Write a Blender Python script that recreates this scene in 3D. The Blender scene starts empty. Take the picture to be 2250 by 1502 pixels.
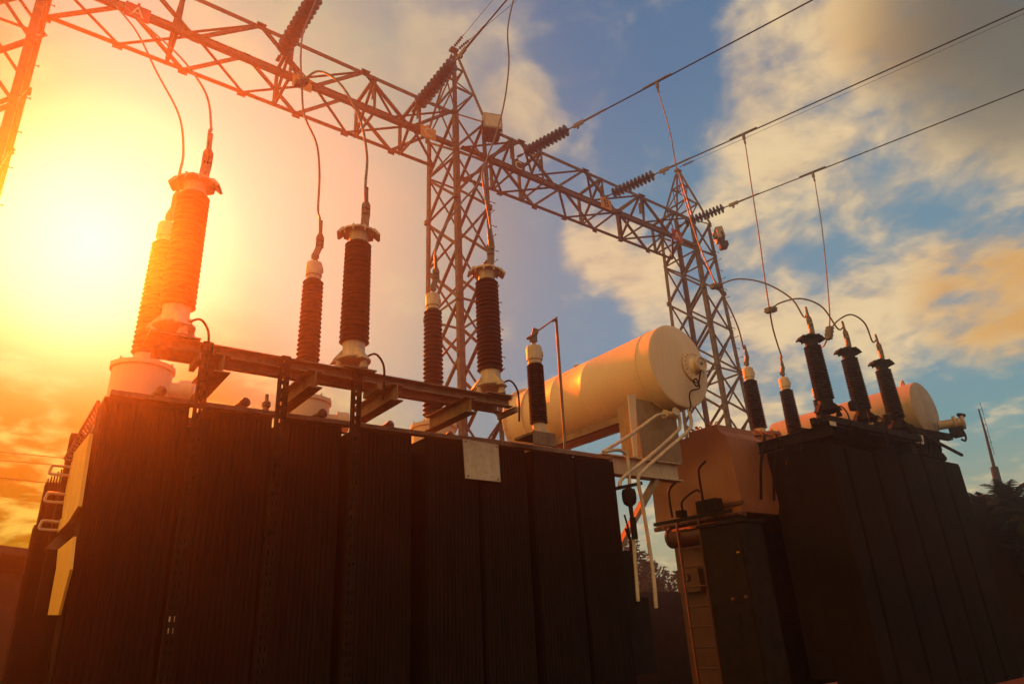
import bpy, bmesh, math, random
from mathutils import Vector, Matrix
random.seed(7)
scene = bpy.context.scene
COL = scene.collection

# ------------------------------------------------------------------ camera
F_PX, PW, PH = 1490.0, 2250.0, 1502.0
_z = Vector((-195, 3551, -1490)).normalized()
_x = Vector((2135, -507, -1490)); _x = (_x - _z * _x.dot(_z)).normalized()
_y = _z.cross(_x)
RW = Matrix((_x, _y, _z))                 # rows: world axes seen from the camera frame
CAM = Vector((0, 0, 1.6))
cd = bpy.data.cameras.new('camera'); cam = bpy.data.objects.new('camera', cd); COL.objects.link(cam)
cam.matrix_world = Matrix.Translation(CAM) @ RW.to_4x4()
cd.sensor_width = 36; cd.lens = 36 * F_PX / PW; cd.clip_start = 0.05; cd.clip_end = 4000
scene.camera = cam

def ray(px, py): return RW @ Vector((px - PW / 2, PH / 2 - py, -F_PX))
def at(px, py, X=None, Y=None, Z=None):
    d = ray(px, py)
    t = (X - CAM.x) / d.x if X is not None else (Y - CAM.y) / d.y if Y is not None else (Z - CAM.z) / d.z
    return CAM + d * t
def atd(px, py, D): return CAM + ray(px, py).normalized() * D
def lin(c): return tuple((v / 255 / 12.92) if v <= 10 else ((v / 255 + .055) / 1.055) ** 2.4 for v in c)

scene.view_settings.view_transform = 'Standard'; scene.view_settings.look = 'None'
scene.view_settings.exposure = 1.85; scene.view_settings.gamma = 1; scene.view_settings.use_curve_mapping = False

# ------------------------------------------------------------------ sun
SUN = ray(200, 530).normalized()
sl = bpy.data.lights.new('sun', 'SUN'); sl.energy = 3.7; sl.angle = math.radians(0.5); sl.color = (1.0, 0.11, 0.005)
so = bpy.data.objects.new('sun', sl); COL.objects.link(so); so.rotation_euler = SUN.to_track_quat('Z', 'Y').to_euler()

# ------------------------------------------------------------------ world
W = bpy.data.worlds.new('World'); scene.world = W; W.use_nodes = True
nt = W.node_tree; nt.nodes.clear()
class G:
    def __init__(s, nt): s.nt = nt
    def n(s, t, **k):
        nd = s.nt.nodes.new(t)
        for a, b in k.items(): setattr(nd, a, b)
        return nd
    def put(s, sock, v):
        if v is None: return
        if hasattr(v, 'is_linked') or hasattr(v, 'links'): s.nt.links.new(v, sock)
        else:
            if sock.type == 'RGBA' and len(v) == 3: v = (*v, 1)
            sock.default_value = v
    def m(s, op, a, b=None, c=None, clamp=False):
        nd = s.n('ShaderNodeMath', operation=op, use_clamp=clamp)
        s.put(nd.inputs[0], a); s.put(nd.inputs[1], b); s.put(nd.inputs[2], c)
        return nd.outputs[0]
    def v(s, op, a, b=None, scale=None):
        nd = s.n('ShaderNodeVectorMath', operation=op)
        s.put(nd.inputs[0], a); s.put(nd.inputs[1], b)
        if scale is not None: s.put(nd.inputs['Scale'], scale)
        return nd.outputs['Value'] if op in ('DOT_PRODUCT', 'LENGTH') else nd.outputs[0]
    def ss(s, x, a, b, lo=0., hi=1.):
        nd = s.n('ShaderNodeMapRange', interpolation_type='SMOOTHSTEP')
        s.put(nd.inputs[0], x); s.put(nd.inputs[1], a); s.put(nd.inputs[2], b); s.put(nd.inputs[3], lo); s.put(nd.inputs[4], hi)
        return nd.outputs[0]
    def mix(s, f, a, b, mode='MIX'):
        nd = s.n('ShaderNodeMix', data_type='RGBA', blend_type=mode)
        s.put(nd.inputs[0], f); s.put(nd.inputs[6], a); s.put(nd.inputs[7], b)
        return nd.outputs[2]
    def ramp(s, x, stops, interp='LINEAR'):
        nd = s.n('ShaderNodeValToRGB'); r = nd.color_ramp; r.interpolation = interp
        while len(r.elements) < len(stops): r.elements.new(0.5)
        for e, (p, c) in zip(r.elements, stops): e.position = p; e.color = (*c[:3], 1)
        s.put(nd.inputs[0], x); return nd.outputs[0]
    def noise(s, vec, scale, detail=5, rough=.55, dist=0., out=0):
        nd = s.n('ShaderNodeTexNoise'); s.put(nd.inputs['Vector'], vec)
        s.put(nd.inputs['Scale'], scale); s.put(nd.inputs['Detail'], detail); s.put(nd.inputs['Roughness'], rough); s.put(nd.inputs['Distortion'], dist)
        return nd.outputs[out]
g = G(nt)
tc = g.n('ShaderNodeTexCoord').outputs['Generated']
D = g.v('NORMALIZE', tc)
sep = g.n('ShaderNodeSeparateXYZ'); g.put(sep.inputs[0], D); dx, dy, dz = sep.outputs
ang = g.m('MULTIPLY', g.m('ARCCOSINE', g.v('DOT_PRODUCT', D, tuple(SUN))), 180 / math.pi)
# cloud-layer coordinates: the direction carried up to a flat layer
inv = g.m('DIVIDE', 1.0, g.m('ADD', g.m('MAXIMUM', dz, 0.0), 0.22))
P = g.v('SCALE', D, None, inv)
warp = g.v('SCALE', g.v('SUBTRACT', g.noise(P, 2.2, 3, .5, 0, 1), (.5, .5, .5)), None, 0.22)
Pw = g.v('ADD', P, warp)
n1 = g.noise(Pw, 3.7, 10, .56)
n2 = g.noise(g.v('ADD', Pw, (5.2, 1.3, 2.7)), 12.0, 8, .6)
# clear sky
sky = g.ramp(dz, [(0.0, lin((190, 172, 125))), (.10, lin((170, 172, 140))), (.20, lin((112, 160, 164))),
     (.33, lin((98, 150, 174))), (.5, lin((86, 144, 170))), (.66, lin((72, 124, 160))), (1.0, lin((56, 98, 140)))])
nishita = g.n('ShaderNodeTexSky', sky_type='NISHITA', sun_disc=False, sun_elevation=math.asin(SUN.z), sun_rotation=math.atan2(SUN.x, SUN.y))
sky = g.mix(1.0, sky, g.v('SCALE', nishita.outputs[0], None, 0.004), 'ADD')
# clouds over the blue part
blobs = [(1760,130,7,1.),(1900,60,9,1.),(1750,300,6,.9),(1980,260,11,.95),(2120,380,9,.65),(1950,500,7,.55),(2230,150,13,1.),(1600,250,4,.55),
         (2200,635,6.5,.95),(2060,670,5,.85),(1960,700,6,.7),(1700,500,6,.62),(1650,700,7,.62),(1780,640,5,.45),(1620,820,7,.8),(1960,590,4,.6),(2100,560,5,.9),
         (1330,550,3.8,.9),(1415,610,3.6,.85),(1470,690,3.2,.6),(1290,500,2.6,.7),
         (1130,230,3.6,.85),(960,120,3.4,.6),(1090,150,3.4,.4),(1170,290,3,.7),(1800,1030,9,.35),(2230,760,5,.4),(2050,760,4,.5),(2150,500,5,.5),(1550,1000,8,.5)]
cov = 0.0
for px, py, r, s in blobs:
    c = ray(px, py).normalized()
    b = g.ss(g.v('DOT_PRODUCT', D, tuple(c)), math.cos(math.radians(r * 1.25)), math.cos(math.radians(r * .2)), 0., s)
    cov = b if cov == 0.0 else g.m('SMOOTH_MAX', cov, b, .15)
nn = g.m('ADD', g.m('MULTIPLY', g.m('SUBTRACT', n1, .5), 3.0), g.m('MULTIPLY', g.m('SUBTRACT', n2, .5), 1.3))
dens = g.ss(g.m('ADD', g.m('MULTIPLY', cov, 1.0), nn), .12, 1.15)
shade = g.ss(g.m('ADD', g.m('MULTIPLY', n2, .6), g.m('MULTIPLY', n1, .5)), .42, .68)
ccol = g.mix(shade, lin((222, 192, 150)), lin((255, 226, 172)))
oc = g.ss(g.v('DOT_PRODUCT', D, tuple(ray(2210, 640).normalized())), math.cos(math.radians(7)), math.cos(math.radians(1.5)))
oc2 = g.ss(g.v('DOT_PRODUCT', D, tuple(ray(2000, 20).normalized())), math.cos(math.radians(7)), math.cos(math.radians(1)), 0, .7)
ccol = g.mix(g.m('MULTIPLY', g.m('MAXIMUM', oc, oc2), g.ss(n1, .38, .62, .45, .95)), ccol, lin((236, 174, 84)))
dk = g.ss(g.v('DOT_PRODUCT', D, tuple(ray(2330, -30).normalized())), math.cos(math.radians(13)), math.cos(math.radians(2)))
ccol = g.mix(g.m('MULTIPLY', dk, .85), ccol, lin((84, 92, 88)))
sky = g.mix(g.m('MULTIPLY', dens, .93), sky, ccol)
sky = g.mix(g.m('MULTIPLY', dk, .45), sky, lin((84, 92, 88)))
# the bright evening side round the sun
A = g.m('DIVIDE', ang, 60.0)
d_ = lambda a: a / 60.0
peach = g.ramp(A, [(0, (1.0, 1.0, .98)), (d_(6), (.85, .86, .74)), (d_(11), (.46, .60, .50)), (d_(17), (.30, .54, .38)),
     (d_(24), (.38, .48, .33)), (d_(33), (.26, .33, .30)), (d_(42), (.14, .25, .32)), (1, (.08, .18, .34))])
gold = g.ramp(A, [(0, (1.0, 1.0, .95)), (d_(5), (.85, .84, .70)), (d_(8), (.60, .60, .42)), (d_(12), (.42, .42, .16)), (d_(17), (.32, .36, .015)),
     (d_(21), (.40, .42, .004)), (d_(30), (.50, .40, .015)), (d_(45), (.5, .26, .08)), (1, (.5, .25, .1))])
Fg = g.ss(g.m('ADD', dx, g.m('MULTIPLY', g.m('SUBTRACT', dz, .45), 1.2)), .30, -.02)
n3 = g.noise(g.v('ADD', Pw, (1.7, 8.1, 0.4)), 4.5, 9, .6)
n4 = g.noise(g.v('ADD', Pw, (3.7, 2.1, 4.4)), 7.5, 8, .6)
mott = g.ss(g.m('ADD', g.m('MULTIPLY', n3, .6), g.m('MULTIPLY', n4, .4)), .44, .60)
gold2 = g.mix(mott, g.mix(1.0, gold, (.35, .34, .1), 'MULTIPLY'), g.mix(.42, g.mix(1.0, gold, (1.06, 1.1, 1.1), 'MULTIPLY'), (1.1, .85, .20)))
corefade = g.ss(ang, 6., 15.)
gold2 = g.mix(corefade, gold, gold2)
peach2 = g.mix(g.m('MULTIPLY', g.ss(n3, .52, .72), g.m('MULTIPLY', corefade, .4)), peach, (.6, .75, .35))
glow = g.mix(Fg, peach2, gold2)
# out of the frame to the left the low sky stays bright gold
side = g.ss(dx, -.25, -.75)
al = g.ss(ang, g.m('ADD', 43., g.m('MULTIPLY', Fg, 34.)), g.m('ADD', 19., g.m('MULTIPLY', Fg, 25.)))
sky = g.mix(al, sky, glow)
sky = g.mix(side, sky, (2.0, 1.07, .27))
back = g.ss(dy, .05, -.45)
sky = g.mix(g.m('MULTIPLY', back, g.m('SUBTRACT', 1., side)), sky, (.62, .45, .31))
low = g.ss(dz, 0.0, -.04)
sky = g.mix(low, sky, (.02, .015, .01))
bg = g.n('ShaderNodeBackground'); g.put(bg.inputs[0], sky); bg.inputs[1].default_value = 0.25
wo = g.n('ShaderNodeOutputWorld'); nt.links.new(bg.outputs[0], wo.inputs[0])
W.cycles.sampling_method = 'MANUAL'; W.cycles.sample_map_resolution = 1024

# ------------------------------------------------------------------ materials
def mat(name, col, rough=.6, metal=0., var=.25, scale=6., col2=None, streak=0., bump=0., bscale=40., spec=.5, coat=0.):
    m = bpy.data.materials.new(name); m.use_nodes = True; nt = m.node_tree; nt.nodes.clear(); h = G(nt)
    o = h.n('ShaderNodeOutputMaterial'); b = h.n('ShaderNodeBsdfPrincipled'); nt.links.new(b.outputs[0], o.inputs[0])
    geo = h.n('ShaderNodeNewGeometry').outputs['Position']
    a = h.noise(geo, scale, 6, .6)
    if streak:
        mp = h.n('ShaderNodeMapping'); mp.inputs['Scale'].default_value = (26, 26, 1.1); h.put(mp.inputs[0], geo)
        st = h.noise(mp.outputs[0], 1.0, 5, .6)
        a = h.m('ADD', h.m('MULTIPLY', a, 1 - streak), h.m('MULTIPLY', st, streak))
    f = h.ss(a, .32, .68)
    c2 = col2 or tuple(max(0, v * (1 - var)) for v in col)
    c = h.mix(f, c2, tuple(v * (1 + var * .5) for v in col) if not col2 else col)
    h.put(b.inputs['Base Color'], c); b.inputs['Metallic'].default_value = metal
    h.put(b.inputs['Roughness'], h.ss(a, .3, .7, min(1, rough + .1), max(.05, rough - .08)))
    b.inputs['Specular IOR Level'].default_value = spec; b.inputs['Coat Weight'].default_value = coat
    if bump:
        bn = h.n('ShaderNodeBump'); bn.inputs['Strength'].default_value = bump; bn.inputs['Distance'].default_value = .02
        h.put(bn.inputs['Height'], h.noise(geo, bscale, 5, .6)); nt.links.new(bn.outputs[0], b.inputs['Normal'])
    return m
M = dict(
    galv=mat('galvanised_steel', (.095, .066, .040), .6, .2, .35, 4, col2=(.032, .022, .016)),
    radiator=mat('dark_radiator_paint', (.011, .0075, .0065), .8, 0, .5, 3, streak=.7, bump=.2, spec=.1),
    channel=mat('slotted_channel_steel', (.012, .009, .007), .75, .0, .3, 9, spec=.1),
    rail=mat('red_brown_steel', (.20, .12, .075), .6, .1, .35, 7, streak=.4),
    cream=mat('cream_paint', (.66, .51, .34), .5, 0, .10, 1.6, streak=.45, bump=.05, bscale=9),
    shaderust=mat('shaded_rust_paint', (.095, .032, .018), .6, 0, .3, 2.5, streak=.3), farcream=mat('grey_cream_paint', (.34, .27, .20), .55, 0, .15, 3, streak=.4), glowyellow=mat('glow_lit_yellow_paint', (.78, .44, .07), .5, 0, .1, 3),  # lower-tank shade and side-panel evening glow are put into the colours
    cream2=mat('cream_paint_worn', (.52, .42, .30), .55, 0, .25, 6, streak=.4),
    brown=mat('brown_porcelain', (.04, .014, .010), .35, 0, .3, 5, spec=.3),
    black=mat('dark_glass_insulator', (.022, .018, .018), .3, 0, .3, 5, spec=.3),
    alu=mat('aluminium_conductor', (.17, .13, .095), .55, .25, .25, 12),
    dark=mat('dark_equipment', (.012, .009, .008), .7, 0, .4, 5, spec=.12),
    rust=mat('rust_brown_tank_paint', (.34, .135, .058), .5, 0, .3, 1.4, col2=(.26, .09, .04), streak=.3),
    plate=mat('weathered_plate', (.56, .47, .35), .6, 0, .2, 14, streak=.3),
    red=mat('red_sign_paint', (.42, .02, .02), .5), orange=mat('orange_sign_paint', (.62, .26, .03), .5), blacksign=mat('black_sign_paint', (.03, .025, .02), .5),
    letter=mat('pale_lettering', (.75, .66, .45), .5), ink=mat('dark_lettering', (.03, .02, .02), .6),
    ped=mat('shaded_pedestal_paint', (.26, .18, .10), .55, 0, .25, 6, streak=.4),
    ground=mat('gravel_ground', (.035, .03, .027), .95, 0, .5, 30, bump=.8, bscale=60, spec=.1),
    wall=mat('concrete_wall', (.03, .025, .022), .9, 0, .3, 3), roof=mat('sheet_roof', (.03, .025, .025), .7, 0, .3, 6, streak=.5),
    leaf=mat('dark_leaves', (.014, .016, .007), .8, 0, .5, 3, spec=.05), bark=mat('bark', (.05, .035, .025), .9, 0, .4, 10),
    glass=mat('lamp_glass', (.55, .50, .38), .15, 0, .1, 8, coat=.5), silver=mat('silver_box', (.30, .25, .17), .4, .3, .2, 8),
    gauge=mat('gauge_face', (.80, .76, .66), .3, 0, .05, 8, coat=.6))

# ------------------------------------------------------------------ mesh builder
class MB:
    def __init__(s): s.v, s.f = [], []
    def add(s, vs, fs):
        o = len(s.v); s.v += [Vector(a) for a in vs]; s.f += [tuple(i + o for i in f) for f in fs]; return s
    def box(s, a, b):
        x0, y0, z0 = a; x1, y1, z1 = b
        vs = [(x0,y0,z0),(x1,y0,z0),(x1,y1,z0),(x0,y1,z0),(x0,y0,z1),(x1,y0,z1),(x1,y1,z1),(x0,y1,z1)]
        return s.add(vs, [(0,3,2,1),(4,5,6,7),(0,1,5,4),(1,2,6,5),(2,3,7,6),(3,0,4,7)])
    def frame(s, p, q, up=(0, 0, 1)):
        p, q = Vector(p), Vector(q); d = (q - p).normalized(); u = Vector(up)
        if abs(d.dot(u)) > .98: u = Vector((1, 0, 0))
        r = d.cross(u).normalized(); return p, q, r, r.cross(d).normalized()
    def poly(s, p, q, prof, up=(0, 0, 1)):
        "sweep a closed 2-D profile (right, up) from p to q"
        p, q, r, u = s.frame(p, q, up); n = len(prof)
        vs = [e + r * a + u * b for e in (p, q) for a, b in prof]
        fs = [(i, (i + 1) % n, n + (i + 1) % n, n + i) for i in range(n)] + [tuple(range(n))[::-1], tuple(range(n, 2 * n))]
        return s.add(vs, fs)
    def bar(s, p, q, w, h, up=(0, 0, 1)): return s.poly(p, q, [(-w/2,-h/2),(w/2,-h/2),(w/2,h/2),(-w/2,h/2)], up)
    def angle(s, p, q, w, t=.012, up=(0, 0, 1), fx=1, fy=1):
        pr = [(0,0),(w*fx,0),(w*fx,t*fy),(t*fx,t*fy),(t*fx,w*fy),(0,w*fy)]
        return s.poly(p, q, pr if fx * fy > 0 else pr[::-1], up)
    def ibeam(s, p, q, w, h, t=.02, up=(0, 0, 1)):
        a, b = w / 2, h / 2; k = t / 2
        return s.poly(p, q, [(-a,-b),(a,-b),(a,-b+t),(k,-b+t),(k,b-t),(a,b-t),(a,b),(-a,b),(-a,b-t),(-k,b-t),(-k,-b+t),(-a,-b+t)], up)
    def lathe(s, prof, o=(0,0,0), ax=(0,0,1), n=28, caps=True):
        o, ax = Vector(o), Vector(ax).normalized(); q = ax.to_track_quat('Z', 'Y'); vs = []; m = len(prof)
        for r, z in prof:
            for i in range(n):
                t = 2 * math.pi * i / n; vs.append(o + q @ Vector((r * math.cos(t), r * math.sin(t), z)))
        fs = [(j*n+i, j*n+(i+1)%n, (j+1)*n+(i+1)%n, (j+1)*n+i) for j in range(m-1) for i in range(n)]
        if caps: fs += [tuple(range(n))[::-1], tuple(range((m-1)*n, m*n))]
        return s.add(vs, fs)
    def cyl(s, p, q, r0, r1=None, n=20):
        p, q = Vector(p), Vector(q); return s.lathe([(r0, 0), (r0 if r1 is None else r1, (q-p).length)], p, q-p, n)
    def tube(s, pts, r, n=8, smooth=0):
        pts = [Vector(p) for p in pts]
        if smooth: pts = spline(pts, smooth)
        m = len(pts); vs = []; nrm = None
        for i, p in enumerate(pts):
            t = (pts[min(i+1, m-1)] - pts[max(i-1, 0)]).normalized()
            if nrm is None: nrm = t.orthogonal().normalized()
            nrm = (nrm - t * nrm.dot(t)).normalized(); b = t.cross(nrm)
            rr = r(i / (m - 1)) if callable(r) else r
            for k in range(n):
                a = 2 * math.pi * k / n; vs.append(p + (nrm * math.cos(a) + b * math.sin(a)) * rr)
        fs = [(j*n+i, j*n+(i+1)%n, (j+1)*n+(i+1)%n, (j+1)*n+i) for j in range(m-1) for i in range(n)]
        fs += [tuple(range(n))[::-1], tuple(range((m-1)*n, m*n))]
        return s.add(vs, fs)
    def prism(s, pts, ext):
        pts = [Vector(p) for p in pts]; n = len(pts); e = Vector(ext)
        fs = [(i, (i+1)%n, n+(i+1)%n, n+i) for i in range(n)] + [tuple(range(n))[::-1], tuple(range(n, 2*n))]
        return s.add(pts + [p + e for p in pts], fs)
    def build(s, name, m, parent=None, org=None, sm=True, label=None):
        o0 = Vector(org) if org is not None else (Vector(parent['_o']) if parent is not None else Vector((0,0,0)))
        me = bpy.data.meshes.new(name); me.from_pydata([tuple(v - o0) for v in s.v], [], s.f); me.materials.append(M[m] if isinstance(m, str) else m)
        bm = bmesh.new(); bm.from_mesh(me); bmesh.ops.recalc_face_normals(bm, faces=bm.faces); bm.to_mesh(me); bm.free()
        if sm:
            me.polygons.foreach_set('use_smooth', [True] * len(me.polygons)); me.set_sharp_from_angle(angle=math.radians(35))
        o = bpy.data.objects.new(name, me); COL.objects.link(o); o['_o'] = tuple(o0)
        if parent is not None: o.parent = parent
        else: o.location = o0
        if label: o['label'] = label
        return o
def spline(pts, k):
    out = []; n = len(pts)
    for i in range(n - 1):
        p0 = pts[i-1] if i else pts[0] * 2 - pts[1]; p1, p2 = pts[i], pts[i+1]; p3 = pts[i+2] if i + 2 < n else pts[-1] * 2 - pts[-2]
        for j in range(k):
            t = j / k; out.append(.5 * ((2*p1) + (p2-p0)*t + (2*p0-5*p1+4*p2-p3)*t*t + (3*p1-p0-3*p2+p3)*t**3))
    return out + [pts[-1]]
def tag(o, label, cat, group=None):
    o['label'] = label; o['category'] = cat
    if group: o['group'] = group
    return o
def empty(name, loc, label=None, cat=None, group=None):
    o = bpy.data.objects.new(name, None); COL.objects.link(o); o.location = loc; o['_o'] = tuple(loc); o.empty_display_size = .2
    if label: tag(o, label, cat, group)
    return o
def copy_tree(o, parent=None):
    c = o.copy(); COL.objects.link(c)
    if parent is not None: c.parent = parent
    for ch in [k for k in o.children]: copy_tree(ch, c)
    return c
def text_mesh(s, size, pos, xdir, zdir, depth=.004):
    cu = bpy.data.curves.new('t', 'FONT'); cu.body = s; cu.size = size; cu.extrude = depth; cu.align_x = 'CENTER'; cu.align_y = 'CENTER'
    t = bpy.data.objects.new('t', cu); COL.objects.link(t); dg = bpy.context.evaluated_depsgraph_get(); me = bpy.data.meshes.new_from_object(t.evaluated_get(dg))
    xd, zd = Vector(xdir).normalized(), Vector(zdir).normalized(); nd = xd.cross(zd)
    mb = MB(); mb.add([Vector(pos) + xd*v.co.x + zd*v.co.y + nd*v.co.z for v in me.vertices], [tuple(p.vertices) for p in me.polygons])
    bpy.data.objects.remove(t); bpy.data.curves.remove(cu); bpy.data.meshes.remove(me); return mb

# ------------------------------------------------------------------ setting
gm = MB(); N_ = 40
for j in range(N_ + 1):
    for i in range(N_ + 1):
        gm.v.append(Vector((-600 + 1200 * i / N_, -600 + 1200 * j / N_, 0)))
gm.f = [(j*(N_+1)+i, j*(N_+1)+i+1, (j+1)*(N_+1)+i+1, (j+1)*(N_+1)+i) for j in range(N_) for i in range(N_)]
gr = gm.build('ground', 'ground'); gr['kind'] = 'structure'

# ------------------------------------------------------------------ lattice structures
def lattice_tower(x0, x1, y0, y1, ztop, apex, label, spread=.25, pitch=1.66, name='lattice_tower', leg=.15, br=.075):
    base = Vector(((x0+x1)/2, (y0+y1)/2, 0)); r = empty(name, base, label, 'tower')
    def corner(i, z):
        sx, sy = ((0,0),(1,0),(1,1),(0,1))[i]; k = spread * (1 - z / ztop)
        return Vector(((x1 + k) if sx else (x0 - k * .15), (y1 + k) if sy else (y0 - k * .15), z))
    zs = [0]; 
    while zs[-1] + pitch * 1.3 < ztop: zs.append(zs[-1] + pitch)
    zs.append(ztop)
    for i in range(4):
        fx = -1 if i in (1, 2) else 1; fy = -1 if i >= 2 else 1
        m = MB(); a, b = corner(i, 0), corner(i, ztop); t = .016
        pr = [(0,0),(leg*fx,0),(leg*fx,t*fy),(t*fx,t*fy),(t*fx,leg*fy),(0,leg*fy)]
        m.add([e + Vector((p, q, 0)) for e in (a, b) for p, q in pr], [(k,(k+1)%6,6+(k+1)%6,6+k) for k in range(6)] + [tuple(range(6))[::-1], tuple(range(6,12))])
        m.build('leg', 'galv', r, sm=False)
    cen = (corner(0, ztop) + corner(2, ztop)) / 2
    for i in range(4):
        j = (i + 1) % 4; m = MB()
        for k in range(len(zs) - 1):
            a0, a1, b0, b1 = corner(i, zs[k]), corner(i, zs[k+1]), corner(j, zs[k]), corner(j, zs[k+1])
            ins = (cen - (a0 + b0) / 2); ins.z = 0; ins = ins.normalized() * .02
            m.angle(a0 + ins, b1 + ins, br, .009, up=ins.normalized()); m.angle(b0 + ins * 2, a1 + ins * 2, br, .009, up=ins.normalized())
            if k % 3 == 2: m.bar(a1 + ins, b1 + ins, .014, br)
            for p in (a1, b1): m.box(tuple(p + ins - Vector((.055, .055, .075))), tuple(p + ins + Vector((.055, .055, .075)))) if k % 2 else None
        m.build('bracing', 'galv', r, sm=False)
    # peak
    m = MB(); ap = Vector(apex)
    for i in range(4): m.angle(corner(i, ztop), ap + (corner(i, ztop) - ap) * .05, .085, .01)
    for tt in (.38, .7):
        ring = [corner(i, ztop).lerp(ap, tt) for i in range(4)]
        for i in range(4):
            m.bar(ring[i], ring[(i+1)%4], .05, .06)
            m.bar(corner(i, ztop).lerp(ap, tt - .36 if tt < .5 else .38), ring[(i+1)%4], .035, .045)
    m.box(ap - Vector((.14, .1, .04)), ap + Vector((.14, .1, .05)))
    m.build('peak', 'galv', r, sm=False)
    sb = MB().cyl((0,0,0), (.19,0,0), .011, n=6).cyl((.17,0,0), (.19,0,0), .022, n=6)
    first = None; z = 3.0; k = 0
    while z < ztop:
        p = corner(1, z)
        if first is None: first = sb.build('step_bolt', 'galv', r, org=(0,0,0)); o = first
        else: o = first.copy(); COL.objects.link(o)
        o.location = p - base; o.rotation_euler.z = 0 if k % 2 else math.radians(-90)
        z += .42; k += 1
    return r, corner
def girder(xa, xb, label, np_=7, y0=14., y1=15.27, z0=15.05, z1=16.35, frames=()):
    base = Vector(((xa+xb)/2, (y0+y1)/2, z0)); r = empty('lattice_girder', base, label, 'girder', 'lattice girders of the gantry')
    C = [(y0, z0, 1, 1), (y1, z0, -1, 1), (y1, z1, -1, -1), (y0, z1, 1, -1)]; w = .125
    for y, z, fy, fz in C:
        m = MB(); t = .014; pr = [(0,0),(w*fy,0),(w*fy,t*fz),(t*fy,t*fz),(t*fy,w*fz),(0,w*fz)]
        m.add([Vector((x, y + a, z + b)) for x in (xa, xb) for a, b in pr], [(k,(k+1)%6,6+(k+1)%6,6+k) for k in range(6)] + [tuple(range(6))[::-1], tuple(range(6,12))])
        m.build('chord', 'galv', r, sm=False)
    dx = (xb - xa) / np_
    for k, (i, j, up, ph) in enumerate(((0, 1, (0,0,1), 0), (1, 2, (0,1,0), 0), (3, 2, (0,0,1), 1), (0, 3, (0,1,0), 0))):
        m = MB(); cc = (C[i], C[j])
        for q in range(np_):
            P = []
            for e in (q, q + 1):
                c = cc[(e + ph) % 2]
                iy = (.02 if c[0] == y0 else -.02) if k in (1, 3) else 0; iz = (.02 if c[1] == z0 else -.02) if k in (0, 2) else 0
                P.append(Vector((xa + e*dx, c[0] + iy, c[1] + iz)))
            m.angle(P[0], P[1], .08, .009, up=up)
            hx, hy, hz = (.11, .006, .11) if k in (1, 3) else (.11, .11, .006)
            c_ = P[0]; m.box(c_ - Vector((hx, hy, hz)), c_ + Vector((hx, hy, hz)))
            for bx_ in (-.06, .06): m.cyl(c_ + Vector((bx_, 0, 0)) - Vector((0, .02 if k in (1,3) else 0, 0 if k in (1,3) else .02)), c_ + Vector((bx_, 0, 0)) + Vector((0, .02 if k in (1,3) else 0, 0 if k in (1,3) else .02)), .014, n=6)
        m.build('bracing', 'galv', r, sm=False)
    for x in frames:
        m = MB(); P_ = [Vector((x, c[0] + .03 * c[2], c[1] + .03 * c[3])) for c in C]
        for i in range(4): m.angle(P_[i], P_[(i+1) % 4], .085, .01, up=(1,0,0))
        m.angle(P_[0], P_[2], .07, .01, up=(1,0,0)); m.angle(P_[1], P_[3], .07, .01, up=(1,0,0))
        m.box((x - .012, P_[0].y - .06, P_[0].z + .5), (x + .012, P_[0].y + .1, P_[0].z + .95))
        m.build('cross_frame', 'galv', r, sm=False)
    return r
TC, _ = lattice_tower(9.0, 10.15, 14.0, 15.7, 16.42, (9.6, 14.9, 20.0), 'middle lattice steel tower of the gantry, floodlight box on its side')
TR, _ = lattice_tower(20.2, 21.35, 14.0, 15.7, 16.42, (21.1, 14.9, 19.6), 'right lattice steel tower behind the big cream cylinder, against the clouds', spread=.5)
TL, _ = lattice_tower(-2.6, -1.32, 14.0, 15.7, 16.42, (-2.0, 14.9, 20.0), 'orange-lit lattice tower cut off by the left edge of the photo')
girder(-1.3, 8.95, 'long lattice girder running from the left edge to the middle tower', 7, frames=(1.2, 3.9, 6.3, 7.75))
girder(10.15, 20.15, 'lattice girder between the middle tower and the right tower', 7, frames=(11.2, 12.4, 15.2, 17.2, 19.2))

# phase letter plates on the girders
def sign(px, py, letter, col, lcol, label, w=.52, h=.42):
    p = at(px, py, Y=13.93); r = empty('phase_sign', p, label, 'sign', 'phase letter plates on the girder')
    m = MB().box(p - Vector((w/2, .006, h/2)), p + Vector((w/2, .006, h/2)))
    m.box(p + Vector((-.03, .008, -.05)), p + Vector((.03, .07, .3))); m.build('sign_plate', col, r)
    text_mesh(letter, .42, p + Vector((0, -.010, 0)), (1,0,0), (0,0,1)).build('lettering', lcol, r, sm=False)
sign(302, 28, 'A', 'red', 'letter', 'red plate lettered A on the girder, nearest the left edge')
sign(664, 182, 'B', 'orange', 'ink', 'orange plate on the long left girder behind a cable clamp')
sign(941, 292, 'C', 'orange', 'letter', 'plate lettered C on the girder just left of the middle tower')
sign(1139, 364, 'C', 'blacksign', 'letter', 'black plate with pale C just right of the middle tower')
sign(1332, 448, 'B', 'orange', 'ink', 'orange plate with dark B midway along the right girder')
sign(1488, 518, 'A', 'red', 'letter', 'red plate with pale A beside the right tower', w=.6, h=.48)

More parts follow.
